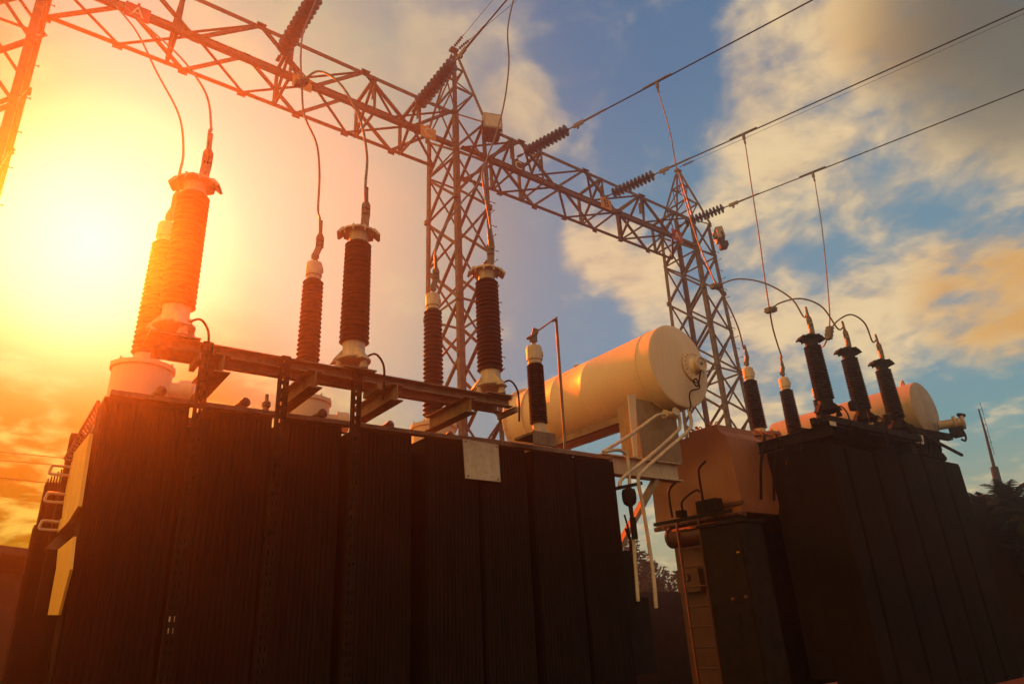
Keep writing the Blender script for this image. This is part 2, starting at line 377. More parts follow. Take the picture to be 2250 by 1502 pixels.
# ------------------------------------------------------------------ line insulators and overhead wires
dR = -(ray(-1000, 1500).normalized()); dL = -(ray(-401, 1815).normalized())
disc_mb = MB().lathe([(.03,-.05),(.05,-.045),(.07,-.03),(.19,-.02),(.2,0),(.17,.02),(.08,.04),(.05,.06),(.05,.09),(.03,.095)], n=24)
disc_me = None
def insulator(px, py, d, label, n=11, scale=1., up_y=13.9):
    global disc_me
    p = at(px, py, Y=up_y); r = empty('insulator_string', p, label, 'insulator', 'insulator strings on the gantry'); q = d.to_track_quat('Z', 'Y')
    back = p - d * .28
    m = MB().cyl(back, p + d*.02, .022).bar(back - d*.1, back + d*.1, .09, .03); m.lathe([(.03,-.02),(.05,0),(.03,.04)], back, d)
    m.build('shackle', 'alu', r)
    L = n * .15 * scale
    for k in range(n):
        if disc_me is None:
            o = disc_mb.build('disc', 'black', r, org=(0,0,0)); disc_me = o
        else: o = disc_me.copy(); COL.objects.link(o); o.parent = r
        o.location = d * (.06 + .15 * scale * k); o.rotation_mode = 'QUATERNION'; o.rotation_quaternion = q; o.scale = (scale,) * 3; o['_o'] = (0,0,0)
    e = p + d * (L + .05)
    m = MB().cyl(e - d*.05, e + d*.2, .022).bar(e + d*.15, e + d*.5, .05, .13).box(e + d*.3 - Vector((.02,.04,.16)), e + d*.3 + Vector((.02,.04,0)))
    m.tube([e + d*.4, e + d*.7], .034); m.build('dead_end_clamp', 'alu', r)
    return e + d * .55
def wire(name, pts, r, label, mat_='alu', group=None, parts=(), cat='wire', smooth=10, n=8):
    pts = [Vector(p) for p in pts]; root = empty(name, pts[0], label, cat, group)
    MB().tube(pts, r, n=n, smooth=smooth if len(pts) > 2 else 0).build('conductor', mat_, root)
    for kind, p, q, w in parts:
        p, q = Vector(p), Vector(q); d = (q - p).normalized(); m = MB()
        if kind == 'lug':        # flat bolted terminal pad with a crimped barrel
            u = CAM - p; u.z = 0; u.normalize(); rr = d.cross(u).normalized()
            k_ = w / .115
            m.bar(p, p + d*.17*k_, w, .03*k_, up=u)
            m.prism([p + d*.17*k_ - rr*w*.5 - u*.013*k_, p + d*.25*k_ - rr*.022 - u*.013*k_, p + d*.25*k_ + rr*.022 - u*.013*k_, p + d*.17*k_ + rr*w*.5 - u*.013*k_], u*.026*k_)
            m.cyl(p + d*.23*k_, p + d*.46*k_, .027, .022)
            for a in (-1, 1):
                for b in (.045*k_, .125*k_):
                    c = p + d*b + rr * a * w * .25; m.cyl(c - u*.045, c + u*.045, .016, n=6)
            m.build('terminal_lug', 'alu', root)
        else:                    # parallel-groove clamp
            m.bar(p, q, .07, .05)
            for b in (.15, .5, .85):
                c = p.lerp(q, b); m.box(c - Vector((.05,.05,.05)), c + Vector((.05,.05,.05))); m.cyl(c - Vector((.02,.1,.02)), c + Vector((.02,.1,.02)), .014, n=6)
            m.build('clamp', 'alu', root)
    return root
def tee(root, p, d):
    m = MB().tube([p - d*.45, p + d*.45], .033); m.bar(p + Vector((0,0,-.02)), p + Vector((0,0,-.22)), .08, .06)
    m.bar(p + Vector((0,0,-.2)), p + Vector((0,0,-.4)), .045, .045)
    for k in range(3): m.cyl(p + Vector((-.06,-.05,-.06-.05*k)), p + Vector((.06,.05,-.06-.05*k)), .013, n=6)
    m.build('tee_connector', 'alu', root)
eC = insulator(1157, 334, dR, 'dark disc string reaching toward the upper right, next to the black C plate')
eB = insulator(1347, 425, dR, 'dark disc string above the orange B plate on the right girder')
eA = insulator(1507, 490, dR, 'dark disc string crossing in front of the right tower', scale=.95)
eL2 = insulator(922, 228, dL, 'reddish disc string slanting steeply up to the top of the middle tower', n=11, scale=1.05)
eL1 = insulator(622, 112, dL, 'reddish disc string at the top edge of the photo, left half', n=12, scale=1.05)
def overhead(e, d, label, L=34, sag=.5, r=.020):
    pts = [e + d*L*t - Vector((0,0,sag*4*t*(1-t)*.25)) for t in [i/12 for i in range(13)]]
    o = empty('overhead_conductor', e, label, 'wire', 'overhead line conductors'); MB().tube(pts, r).build('conductor', 'dark', o); MB().tube([e, e + d*.75], r*1.6).build('splice_sleeve', 'alu', o); return o
wC = overhead(eC, dR, 'uppermost thick line conductor crossing the blue sky')
wB = overhead(eB, dR, 'middle thick line conductor with a thin wire just below it')
wA = overhead(eA, dR, 'lowest thick line conductor crossing the clouds')
wL2 = overhead(eL2, dL, 'line conductor rising from the tip of the middle tower to the top edge', 30)
wL1 = overhead(eL1, dL, 'short stretch of line conductor at the top edge, left half', 30)
def thin(p, d, label, L=40, r=.008):
    o = empty('earth_wire', p, label, 'wire', 'thin overhead earth wires'); MB().tube([p + d*L*i/8 - Vector((0,0,.6*(i/8)*(1-i/8))) for i in range(9)], r, n=6).build('conductor', 'dark', o)
    m = MB(); 
    for k in range(5): m.lathe([(.02,-.03),(.055,-.01),(.055,.01),(.02,.03)], p + d*(.12+.09*k), d, n=14)
    m.tube([p - d*.1, p + d*.62], .014); m.build('small_insulator', 'dark', o)
thin(Vector((21.15, 14.7, 19.75)), dR, 'thin earth wire running under the middle thick conductor', 42)
thin(Vector((9.55, 14.85, 20.05)), -(ray(300, 1090) - Vector((0,0,0))).normalized() if False else dL, 'thin wire leaving the middle tower peak, left of the thick one')
thin(Vector((9.7, 14.8, 20.0)), (dL*.85 + dR*.15 + Vector((.12,0,-.03))).normalized(), 'thin wire leaving the middle tower peak, right of the thick one')

# ------------------------------------------------------------------ floodlights
def floodlight(p, label, s=.5, ry=.0, rz=0.):
    r = empty('floodlight', p, label, 'floodlight', 'floodlights on the towers'); m = MB(); q = Matrix.Rotation(rz, 4, 'Z') @ Matrix.Rotation(ry, 4, 'X')
    def loc(mb): mb.v = [Vector(p) + q @ v for v in mb.v]; return mb
    h = s / 2
    b = MB().box((-h, -h*.15, -h*.85), (h, h*.7, h*.85)); b.prism([(-h,-h*.15,-h*.85),(h,-h*.15,-h*.85),(h,-h*.15,h*.85),(-h,-h*.15,h*.85)], (0,-.03,0))
    b.box((-h*.4, h*.7, -h*.4), (h*.4, h*.95, h*.4)); loc(b).build('housing', 'silver', r)
    loc(MB().box((-h*.85, -h*.15-.045, -h*.7), (h*.85, -h*.15-.03, h*.7))).build('lens', 'glass', r)
    y = MB().box((-h-.03, 0, -h*1.3), (-h-.005, h*.2, 0)).box((h+.005, 0, -h*1.3), (h+.03, h*.2, 0)).box((-h-.03, 0, -h*1.38), (h+.03, h*.2, -h*1.3))
    y.box((-h*.7, -h*.4, -h*2.1), (h*.7, h*.6, -h*1.38)); loc(y).build('mounting_bracket', 'dark', r)
floodlight(at(1082, 268, Y=13.7), 'pale box floodlight on the middle tower, glass facing the viewer', .6, math.radians(8), math.radians(-20))
floodlight(at(1583, 516, Y=13.7), 'dark box floodlight on the right tower', .58, math.radians(-8), math.radians(50))

# ------------------------------------------------------------------ sheds, bushings, arresters
def shed_prof(z0, z1, n, rc, rs, taper=0.):
    out = [(rc, z0)]; h = (z1 - z0) / n
    for k in range(n):
        z = z0 + h * k; c = rc * (1 - taper * k / n); s = rs * (1 - taper * k / n)
        out += [(c, z + h*.05), (s * .93, z + h*.22), (s, z + h*.36), (s * .97, z + h*.48), (c + (s-c)*.25, z + h*.72), (c, z + h*.92)]
    return out + [(rc * (1 - taper), z1)]
def bushing(parent, x, y, zb, zt, name='bushing', mp='brown', rs=.165, rc=.125, n=24, capm='cream2', taper=.12, ztop_term=.22, sub=True, lean=0.):
    o = Vector((x, y, 0)); H = zt - zb; cap = .27
    b = MB().lathe(shed_prof(zb + .16, zt - cap - .04, n, rc, rs, taper), o, n=30)
    bs = b.build(name, mp, parent)
    c = MB().lathe([(.06, zt-cap-.04), (.10, zt-cap-.03), (.10, zt-cap+.02), (.115, zt-cap+.03), (.115, zt-.06), (.105, zt-.03), (.06, zt-.005), (.0, zt)], o, n=28)
    gd = Vector((.75, -.65, 0)).normalized()
    c.lathe([(.0,0),(.045,0),(.05,.015),(.03,.02),(.028,.012),(0,.012)], o + gd*.108 + Vector((0,0,zt-.15)), gd, n=20)
    c.build('cap', capm, bs)
    f = MB().lathe([(rc*.95, zb+.17), (rc*1.05, zb+.12), (rc*1.05, zb+.04), (rc*1.5, zb+.035), (rc*1.5, zb), (rc*.9, zb)], o, n=28)
    for k in range(8):
        a = k*math.pi/4; f.cyl(o + Vector((rc*1.32*math.cos(a), rc*1.32*math.sin(a), zb+.0)), o + Vector((rc*1.32*math.cos(a), rc*1.32*math.sin(a), zb+.07)), .014, n=6)
    f.build('flange', capm, bs)
    t = MB().cyl(o + Vector((0,0,zt-.01)), o + Vector((0,0,zt+.09)), .03).box(o + Vector((-.045,-.035,zt+.05)), o + Vector((.05,.035,zt+.13)))
    t.bar(o + Vector((0,0,zt+.1)), o + Vector((.05,-.02,zt+.26)), .09, .035, up=(-.45,-.89,0)); t.build('terminal', 'alu', bs)
    return o + Vector((.05, -.02, zt + .24))
def arrester(x, y, zb, zt, label, mp='brown', rs=.176, rc=.138, n=22, capm='cream2'):
    o = Vector((x, y, 0)); r = empty('surge_arrester', (x, y, zb), label, 'surge arrester', 'surge arresters on the rails')
    H = zt - zb
    for k in range(3):
        a = math.radians(-70 + 120*k); c = o + Vector((.17*math.cos(a), .17*math.sin(a), 0))
        f = MB().lathe([(.05,zb),(.055,zb+.03),(.04,zb+.035),(.045,zb+.06),(.035,zb+.07),(.03,zb+.1),(.012,zb+.11),(.012,zb+.15)], c, n=16)
        f.build('insulating_foot', capm, r)
    b = MB().lathe([(.10,zb+.1),(.17,zb+.1),(.2,zb+.12),(.2,zb+.14),(.15,zb+.15),(.13,zb+.18),(.128,zb+.33),(.135,zb+.34),(.11,zb+.35)], o, n=28)
    for k in range(3):
        a = math.radians(-70 + 120*k); d = Vector((math.cos(a), math.sin(a), 0)); b.prism([o + d*.1 + Vector((0,0,zb+.11)), o + d*.25 + Vector((0,0,zb+.09)), o + d*.23 + Vector((0,0,zb+.13)), o + d*.12 + Vector((0,0,zb+.27))], d.cross(Vector((0,0,1)))*.1)
    b.build('base', capm, r)
    MB().lathe(shed_prof(zb+.34, zt-.26, n, rc, rs, .08), o, n=30).build('porcelain_housing', mp, r)
    c = MB().lathe([(.10,zt-.27),(.115,zt-.25),(.115,zt-.19),(.13,zt-.14),(.17,zt-.12)], o, n=28)
    oc = [(.215*math.cos(math.radians(22.5+45*k)), .215*math.sin(math.radians(22.5+45*k))) for k in range(8)]
    c.prism([o + Vector((a, b_, zt-.125)) for a, b_ in oc], (0,0,.025))
    c.lathe([(.12,zt-.10),(.12,zt-.06),(.05,zt-.02),(.0,zt-.015)], o, n=24)
    for a in (math.radians(-25), math.radians(155)):       # drooping vent hoods
        d = Vector((math.cos(a), math.sin(a), 0)); s_ = d.cross(Vector((0,0,1)))
        p = [o + d*.10 + Vector((0,0,zt-.08)), o + d*.2 + Vector((0,0,zt-.075)), o + d*.265 + Vector((0,0,zt-.15)), o + d*.24 + Vector((0,0,zt-.165)), o + d*.18 + Vector((0,0,zt-.11)), o + d*.1 + Vector((0,0,zt-.1))]
        c.prism([v - s_*.09 for v in p], s_*.18)
    for k in range(8): c.cyl(o + Vector((.185*math.cos(k*.785), .185*math.sin(k*.785), zt-.16)), o + Vector((.185*math.cos(k*.785), .185*math.sin(k*.785), zt-.075)), .013, n=6)
    c.build('cap_plate', capm, r)
    t = MB().cyl(o + Vector((.06,-.03,zt-.04)), o + Vector((.06,-.03,zt+.05)), .028).bar(o + Vector((.06,-.03,zt+.0)), o + Vector((.07,-.03,zt+.17)), .10, .035, up=(-.45,-.89,0)); t.build('terminal', 'alu', r)
    MB().tube([o + Vector((.1,-.1,zb+.16)), o + Vector((.2,-.16,zb+.2)), o + Vector((.28,-.2,zb+.08)), o + Vector((.3,-.2,zb-.1)), o + Vector((.3,-.18,zb-.35))], .013, smooth=6).build('earth_lead', 'dark', r)
    return o + Vector((.07, -.03, zt + .15))

def radiator(parent, x0, x1, y0, y1, z0, z1, side_brace=False, m_='radiator'):
    m = MB(); n = max(6, int((x1 - x0) / .05)); px = (x1 - x0) / n
    for k in range(n):
        x = x0 + px * (k + .5)
        m.prism([(x-px*.45,y0+.004,z0+.05),(x-px*.2,y0,z0+.05),(x+px*.2,y0,z0+.05),(x+px*.45,y0+.004,z0+.05),(x+px*.45,y0+.05,z0+.05),(x+.012,y0+.08,z0+.05),(x+.012,y1,z0+.05),(x-.012,y1,z0+.05),(x-.012,y0+.08,z0+.05),(x-px*.45,y0+.05,z0+.05)], (0,0,z1-z0-.1))
    for z in (z0 + .12, z1 - .16):
        m.cyl((x0 - .0, (y0+y1)/2, z), (x1, (y0+y1)/2, z), .055, n=12)
    for z in (z0, z1 - .05): m.box((x0, y0+.015, z), (x1, y1, z + .045))
    for z in (z0 + (z1-z0)*.35, z0 + (z1-z0)*.7): m.bar((x0-.006, y0+.03, z), (x1+.006, y0+.03, z), .012, .02)
    r = m.build('radiator', m_, parent, sm=False)
    e = MB().box((x0-.014, y0+.02, z0), (x0-.003, y1, z1)) .box((x1+.003, y0+.02, z0), (x1+.014, y1, z1))
    if side_brace:
        for z in (z0+.3, z0+1.25, z0 + 2.2): e.bar((x0-.02, y0+.02, z), (x0-.02, y1-.05, z+.55), .02, .03)
    e.build('end_plate', m_, r, sm=False)
    v = MB(); xc = (x0+x1)/2     # valve + pipe on the top header, lifting eye
    v.cyl((xc, y1-.05, z1-.13), (xc, y1+.35, z1-.13), .05, n=14); v.lathe([(.05,0),(.1,0),(.1,.03),(.05,.03)], (xc, y1, z1-.13), (0,1,0), n=18)
    v.build('header_pipe', m_, r)
    return r

# ================================================================== TRANSFORMER, near
T1 = empty('power_transformer', (4.0, 8.4, 0), 'large dark finned transformer in the foreground with a cream oil cylinder at its right', 'transformer')
RB = [(.63,1.37),(1.53,2.22),(2.38,3.03),(3.23,3.95),(4.18,4.92),(5.0,5.72),(5.86,6.6),(6.68,7.43)]
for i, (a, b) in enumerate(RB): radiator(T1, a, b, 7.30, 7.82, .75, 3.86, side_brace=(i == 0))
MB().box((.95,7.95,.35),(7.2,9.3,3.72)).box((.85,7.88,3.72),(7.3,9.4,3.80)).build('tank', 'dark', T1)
m = MB().box((.66,7.86,3.80),(7.42,9.45,3.88)).bar((.66,7.36,3.905),(7.43,7.36,3.905),.10,.05).bar((.66,7.84,3.86),(7.4,7.84,3.86),.06,.06)
for k in range(40): m.cyl((.8+k*.168,7.9,3.86),(.8+k*.168,7.9,3.93),.016,n=6)
m.build('lid', 'rail', T1)
m = MB().ibeam((.7,8.1,.22),(7.3,8.1,.22),.3,.3).ibeam((.7,9.1,.22),(7.3,9.1,.22),.3,.3)
for x in (1.2,4,6.8): m.ibeam((x,7.9,.05),(x,9.3,.05),.2,.1)
m.build('skid_base', 'dark', T1)
for px, py in ((350,862),(535,886),(705,910),(853,935),(985,958)):     # round bosses along the lid edge
    p = at(px, py, Y=7.42); MB().lathe([(.03,0),(.05,0),(.055,.02),(.055,.05),(.03,.07),(0,.075)], p, (.25,-1,.1), n=20).lathe([(.025,-.25),(.04,-.24),(.04,0),(.02,0)], p, (.25,-1,.1), n=16).build('lid_valve', 'rail', T1)
# side rack, bright side panel, ladder loops, far fins at the left end
def P9(*pp, Y=9.): return [at(a, b, Y=Y) for a, b in pp]
PX = lambda *pp: [at(a, b, X=.585) for a, b in pp]
MB().prism(PX((205,952),(160,1006),(160,1030),(150,1070),(143,1138),(102,1178),(98,1205),(158,1146),(180,1112)), (-.03,0,0)).build('side_panel', 'glowyellow', T1)  # evening light on the panel is put into its yellow
MB().prism(PX((168,1178),(132,1207),(128,1250),(110,1350),(134,1350),(160,1250)), (-.02,0,0)).build('lower_side_panel', 'glowyellow', T1)
m = MB()
m.bar(*P9((216,880),(142,1008), Y=8.93), .03, .03); m.bar(*P9((222,903),(160,1012), Y=8.93), .03, .03)
for k in range(16):
    a = Vector(at(216,880,Y=8.93)).lerp(at(142,1008,Y=8.93), k/15.); b = Vector(at(222,903,Y=8.93)).lerp(at(160,1012,Y=8.93), k/15.)
    m.bar(a, b, .03, .022)
m.bar(*P9((222,890),(150,1008), Y=9.02), .10, .01); m.build('cable_rack', 'rail', T1)
MB().prism(P9((163,1112),(180,1112),(176,1150),(157,1150), Y=8.95), (0,.2,0)).prism(P9((98,1205),(158,1146),(170,1152),(135,1207), Y=8.97), (0,.3,.0)).build('platform_bracket', 'rail', T1)
for (ax, ay) in ((112,1022),(102,1082),(90,1143)):
    pts = [at(ax+55, ay+5, Y=8.9), at(ax+8, ay, Y=8.9), at(ax+2, ay+3, Y=8.9), at(ax-3, ay+14, Y=8.9), at(ax+2, ay+19, Y=8.9), at(ax+45, ay+22, Y=8.9)]
    MB().tube(pts, .016, n=8, smooth=4).build('ladder_loop', 'cream2', T1)
m = MB()
for k in range(7): 
    x = .40 + k*.028; m.box((x-.007, 9.6, 2.4), (x+.007, 9.65, 3.48 + .03*k))
m.box((.385,9.66,2.4),(.62,9.9,3.45)).box((.36,9.6,1.8),(.62,9.95,2.95)); m.build('far_radiator', 'radiator', T1, sm=False)
# rails and brackets carrying the arresters
for x in (1.50, 2.44, 3.40, 4.40):
    MB().ibeam((x, 7.62, 4.13), (x, 6.62, 4.13), .15, .20, .014).build('cantilever_bracket', 'rail', T1, sm=False)
for y in (6.80, 7.06):
    MB().poly((.92, y, 4.30), (5.14, y, 4.30), [(-.05,-.06),(.05,-.06),(.05,-.048),(-.038,-.048),(-.038,.048),(.05,.048),(.05,.06),(-.05,.06)]).build('support_rail', 'rail', T1, sm=False)
for x, w in ((1.06,.30),(2.98,.26),(4.92,.26)):
    MB().box((x-w*.75, 6.70, 4.362), (x+w*.75, 7.14, 4.378)).bar((x+.25,6.72,4.20),(x+.25,7.12,4.20),.05,.07).build('mounting_plate', 'rail', T1, sm=False)
for x in (1.36, 2.14, 2.96):
    m = MB()
    for s_ in (-1, 1):
        m.box((x+s_*.042-.004*1, 6.72, 1.0), (x+s_*.042+.004, 6.80, 4.36)); m.box((x+s_*.042-.012-.0045*s_, 6.716, 1.0), (x+s_*.042+.012-.0045*s_, 6.7195, 4.36))
    k = 0; z = 1.0
    while z < 4.33: m.box((x-.038, 6.712, z), (x+.038, 6.7155, z+.05)); z += .092
    m.box((x-.004-.010, 6.708, 1.0), (x+.014, 6.7115, 4.36))
    m.build('slotted_channel', 'channel', T1, sm=False)
# turrets, bushings
m = MB().cyl((2.28,7.75,3.88),(2.28,7.75,4.12),.035).lathe([(.035,0),(.07,.01),(.07,.03),(.035,.04)], (2.28,7.75,3.98), n=18).lathe([(0,0),(.05,.01),(.05,.06),(.02,.09),(.02,.16),(0,.17)], (2.28,7.75,4.1), n=18); m.build('lid_fitting', 'rail', T1)
MB().tube([(2.32,7.74,4.05),(2.5,7.72,4.02),(2.9,7.74,3.93),(3.6,7.8,3.91)], .014, smooth=6).build('lid_cable', 'dark', T1)
MB().tube([(4.3,7.5,3.95),(4.9,7.45,3.97),(6.2,7.45,3.97),(7.3,7.44,3.96)], .022, smooth=3).build('lid_conduit', 'rail', T1)
BX = [(1.05, 4.62), (3.0, 4.50), (4.97, 4.40)]; termB = []
for x, zt in BX:
    m = MB().lathe([(.33,3.86),(.36,3.87),(.36,3.9),(.32,3.92),(.32,zt-.06),(.345,zt-.05),(.345,zt),(.0,zt+.001)], (x, 8.5, 0), n=36)
    d = Vector((1,-.35,0)).normalized(); m.lathe([(.10,.25),(.10,.42),(.135,.42),(.135,.56),(.12,.58),(0,.585)], (x, 8.5, zt-.27), d, n=26)
    for k in range(10): m.cyl(Vector((x+.33*math.cos(k*.628), 8.5+.33*math.sin(k*.628), zt-.0)), Vector((x+.33*math.cos(k*.628), 8.5+.33*math.sin(k*.628), zt+.03)), .014, n=6)
    m.build('turret', 'cream', T1)
    termB.append(bushing(T1, x, 8.5, zt, 6.62, n=24))
termN = bushing(T1, 5.78, 7.02, 4.0, 5.34, rs=.128, rc=.088, n=24, taper=.05, mp='black')
MB().box((5.55,6.86,3.82),(5.93,6.89,4.0)).box((5.55,6.9,3.965),(5.93,7.3,3.998)).build('neutral_bracket', 'rail', T1, sm=False)
m = MB().bar(at(1160,742,Y=7), at(1222,698,Y=7), .02, .075, up=(0,-1,0)); a = at(1219,702,Y=7)
m.tube([a + Vector((.01,-.02,.0)), at(1242,985,Y=7)], .022, n=8)
for q_ in ((1163,742),(1170,737),(1217,703)): p = at(*q_, Y=7.0); m.cyl(p + Vector((0,-.05,0)), p + Vector((0,.04,0)), .02, n=6)
m.build('earthing_bar', 'rail', T1)
# rating plate
m = MB().prism([at(1017,963,Y=7.22),at(1095,977,Y=7.22),at(1100,1058,Y=7.22),at(1023,1050,Y=7.22)], (0,.012,0)); pl = m.build('blank_plate', 'plate', T1)
m = MB()
for q_ in ((1023,969),(1091,981),(1094,1053),(1028,1045)): p = at(*q_, Y=7.22); m.cyl(p - Vector((0,.012,0)), p, .012, n=8)
m.build('screw', 'rail', pl)
# conservator at the right end
cx, cz, cr, cy0, cy1 = 8.97, 5.60, .745, 7.0, 11.1
m = MB().lathe([(cr+.001,.0),(cr+.001,.30),(cr+.012,.305),(cr+.012,.335),(cr,.34),(cr,1.69),(cr+.005,1.70),(cr+.005,1.715),(cr,1.725),(cr,2.6),(cr+.005,2.61),(cr,2.63),(cr,3.5),(cr+.05,3.5),(cr+.05,3.535),(cr,3.535),(cr,cy1-cy0)], (cx,cy0,cz), (0,1,0), n=72)
cons = m.build('conservator', 'cream', T1)
m = MB().lathe([(0,-.02),(cr-.05,-.02),(cr-.01,-.005),(cr,.0)], (cx,cy0-.001,cz), (0,1,0), n=72, caps=False); m.build('end_plate', 'cream', cons)
m = MB().lathe([(cr,0),(cr+.075,0),(cr+.075,.03),(cr,.03)], (cx,cy1-.02,cz), (0,1,0), n=56).lathe([(cr,.0),(cr*.8,.14),(cr*.4,.22),(0,.24)], (cx,cy1,cz), (0,1,0), n=48)
for k in range(28): 
    a = k*2*math.pi/28; p = Vector((cx+(cr+.045)*math.cos(a), cy1-.05, cz+(cr+.045)*math.sin(a))); m.cyl(p, p+Vector((0,.09,0)), .017, n=6)
m.build('far_flange', 'cream', cons)
gc = at(1523, 806, Y=6.97)
m = MB().lathe([(0,0),(.275,0),(.285,.01),(.285,.03),(0,.031)], gc + Vector((0,-.0,0)), (0,-1,0), n=48)
for k in range(20): a = k*2*math.pi/20; p = gc + Vector((.245*math.cos(a), -.02, .245*math.sin(a))); m.cyl(p, p + Vector((0,-.03,0)), .015, n=6)
m.lathe([(.16,.028),(.13,.06),(.10,.10),(.10,.12)], gc, (0,-1,0), n=36); fl = m.build('gauge_flange', 'cream', cons)
gd = Vector((.02,-1,-.02)).normalized(); gp = gc + Vector((.02,-.09,.01))
MB().lathe([(.125,0),(.135,.01),(.135,.09),(.115,.095),(.11,.075)], gp, gd, n=36).build('gauge_case', 'cream2', cons)
MB().lathe([(0,.07),(.112,.07)], gp, gd, n=32, caps=False).build('dial', 'gauge', cons)
MB().prism([gp + Vector((-.035,-.078,-.02)), gp + Vector((.04,-.078,-.015)), gp + Vector((.0,-.078,.045))], (0,-.004,0)).tube([gp+Vector((-.02,-.08,-.02)), gp+Vector((.05,-.08,.03))], .005).build('needle', 'ink', cons)
q0 = gp + Vector((-.02,-.05,-.13)); Yc = 6.90
m = MB().tube([q0, at(1533,848,Y=Yc-.04), at(1524,838,Y=Yc-.07), at(1530,832,Y=Yc-.07), at(1537,852,Y=Yc), at(1519,858,Y=Yc), at(1515,872,Y=Yc), at(1518,890,Y=Yc), at(1515,902,Y=Yc)], .013, smooth=8).build('cable', 'dark', cons)
hp = at(1286, 790, X=cx); m = MB().lathe([(.16,0),(.17,.0),(.17,.03),(.1,.05),(.04,.06),(.04,.10),(.06,.10),(.06,.13),(0,.14)], (cx, 9.55, cz+cr-.01), (0,0,1), n=28)
m.tube([(cx-.02,9.7,cz+cr+.03),(cx-.1,10.3,cz+cr+.02),(cx-.3,10.9,cz+cr-.05),(cx-.5,11.3,cz+cr-.1)], .02, smooth=6).build('breather_pipe', 'cream2', cons)
# pedestal, beam, brace
Yp = 7.32
MB().prism([at(1380,868,Y=Yp),at(1397,864,Y=Yp),at(1401,1005,Y=Yp),at(1393,1003,Y=Yp)], (0,.02,0)).build('stiffener', 'cream', T1)
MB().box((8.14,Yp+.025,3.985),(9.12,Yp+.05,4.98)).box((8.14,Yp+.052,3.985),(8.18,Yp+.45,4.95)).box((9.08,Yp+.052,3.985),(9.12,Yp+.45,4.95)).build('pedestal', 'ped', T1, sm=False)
for y in (Yp+.12, 10.3): MB().ibeam((7.25,y,3.83),(9.06,y,3.83),.20,.30,.018).build('outrigger_beam', 'cream2', T1, sm=False)
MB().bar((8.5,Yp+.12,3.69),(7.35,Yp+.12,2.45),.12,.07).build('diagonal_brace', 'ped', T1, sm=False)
MB().bar((8.55,7.8,4.88),(8.5,10.9,4.86),.08,.12).build('cradle_beam', 'rail', T1, sm=False)
Yq = 7.08
MB().tube([at(1325,992,Y=Yq), at(1385,955,Y=Yq), at(1432,920,Y=Yq), at(1447,911,Y=Yq), at(1465,910,Y=Yq)], .026, n=12, smooth=6).build('oil_pipe', 'cream2', T1)
MB().tube([at(1328,992,Y=Yq-.02), at(1355,988,Y=Yq), at(1372,993,Y=Yq), at(1380,1010,Y=Yq), at(1384,1070,Y=Yq), at(1396,1240,Y=Yq), at(1402,1320,Y=Yq)], .026, n=12, smooth=6).build('oil_pipe', 'cream2', T1)
MB().tube([at(1490,900,Y=Yq), at(1494,935,Y=Yq), at(1485,950,Y=Yq), at(1430,1000,Y=Yq), at(1370,1048,Y=Yq), at(1361,1068,Y=Yq)], .028, n=12, smooth=6).build('oil_pipe', 'cream2', T1)
MB().tube([at(1513,898,Y=Yq-.1), at(1519,930,Y=Yq-.1), at(1508,950,Y=Yq-.1), at(1460,992,Y=Yq-.1), at(1410,1038,Y=Yq-.1), at(1403,1060,Y=Yq-.1), at(1412,1110,Y=Yq-.1), at(1434,1250,Y=Yq-.1), at(1442,1335,Y=Yq-.1)], .028, n=12, smooth=6).build('oil_pipe', 'cream2', T1)
p = at(1472, 911, Y=Yq)
m = MB().lathe([(.04,-.12),(.075,-.12),(.075,-.09),(.05,-.085),(.06,-.03),(.06,.03),(.05,.085),(.075,.09),(.075,.12),(.04,.12)], p, (1,-.1,.0), n=22).cyl(p, p + Vector((0,-.12,.02)), .025).lathe([(.0,0),(.07,0),(.07,.02),(0,.021)], p + Vector((0,-.12,.02)), (0,-1,.1), n=18)
m.build('valve', 'cream2', T1)
MB().bar(at(1352,1073,Y=Yq-.02), at(1409,1061,Y=Yq-.02), .05, .05).build('pipe_clamp_bar', 'dark', T1, sm=False)
p = at(1382, 1087, Y=7.0); m = MB().lathe([(0,-.16),(.05,-.155),(.09,-.12),(.105,-.06),(.105,.03),(.09,.08),(.03,.1),(.02,.13)], p + Vector((0,0,0)), (0,0,1), n=28)
m.cyl(p - Vector((0,0,.15)), p - Vector((-.02,0,.5)), .03).cyl(p - Vector((-.02,0,.32)), p - Vector((-.02,0,.62)), .045); m.build('breather', 'dark', T1)
MB().box((7.46,7.35,1.2),(7.72,7.8,2.55)).box((7.44,7.36,.9),(7.9,8.1,1.9)).build('terminal_box', 'dark', T1, sm=False)
m = MB(); m.tube([at(1375,1160,Y=7.2), at(1388,1200,Y=7.2), at(1392,1260,Y=7.2), at(1400,1330,Y=7.2)], .02, smooth=6)
m.tube([at(1372,1130,Y=7.2), at(1382,1170,Y=7.2), at(1386,1230,Y=7.2)], .014, smooth=6); m.build('conduit', 'dark', T1)
MB().box((.34,8.7,0),(.74,9.3,at(120,1352,Y=8.7).z)).box((.5,9.02,1.9),(.72,9.2,3.9)).build('added_dark_box', 'dark', T1, sm=False)  # dark box added to block the bright sky below the side panel
MB().prism([at(372,1346,Y=7.1),at(391,1346,Y=7.1),at(384,1396,Y=7.1),at(369,1396,Y=7.1)], (0,.02,0)).build('small_label_plate', 'plate', T1, sm=False)

termA = []
LB = ['tallest-looking golden surge arrester at the left end of the rails, in the sun glow', 'orange-lit surge arrester in the middle of the near rails', 'dark red surge arrester at the right end of the near rails, before the tower']
for (x, l) in zip((1.06, 2.98, 4.92), LB): termA.append(arrester(x, 6.92, 4.40, 6.36, l))

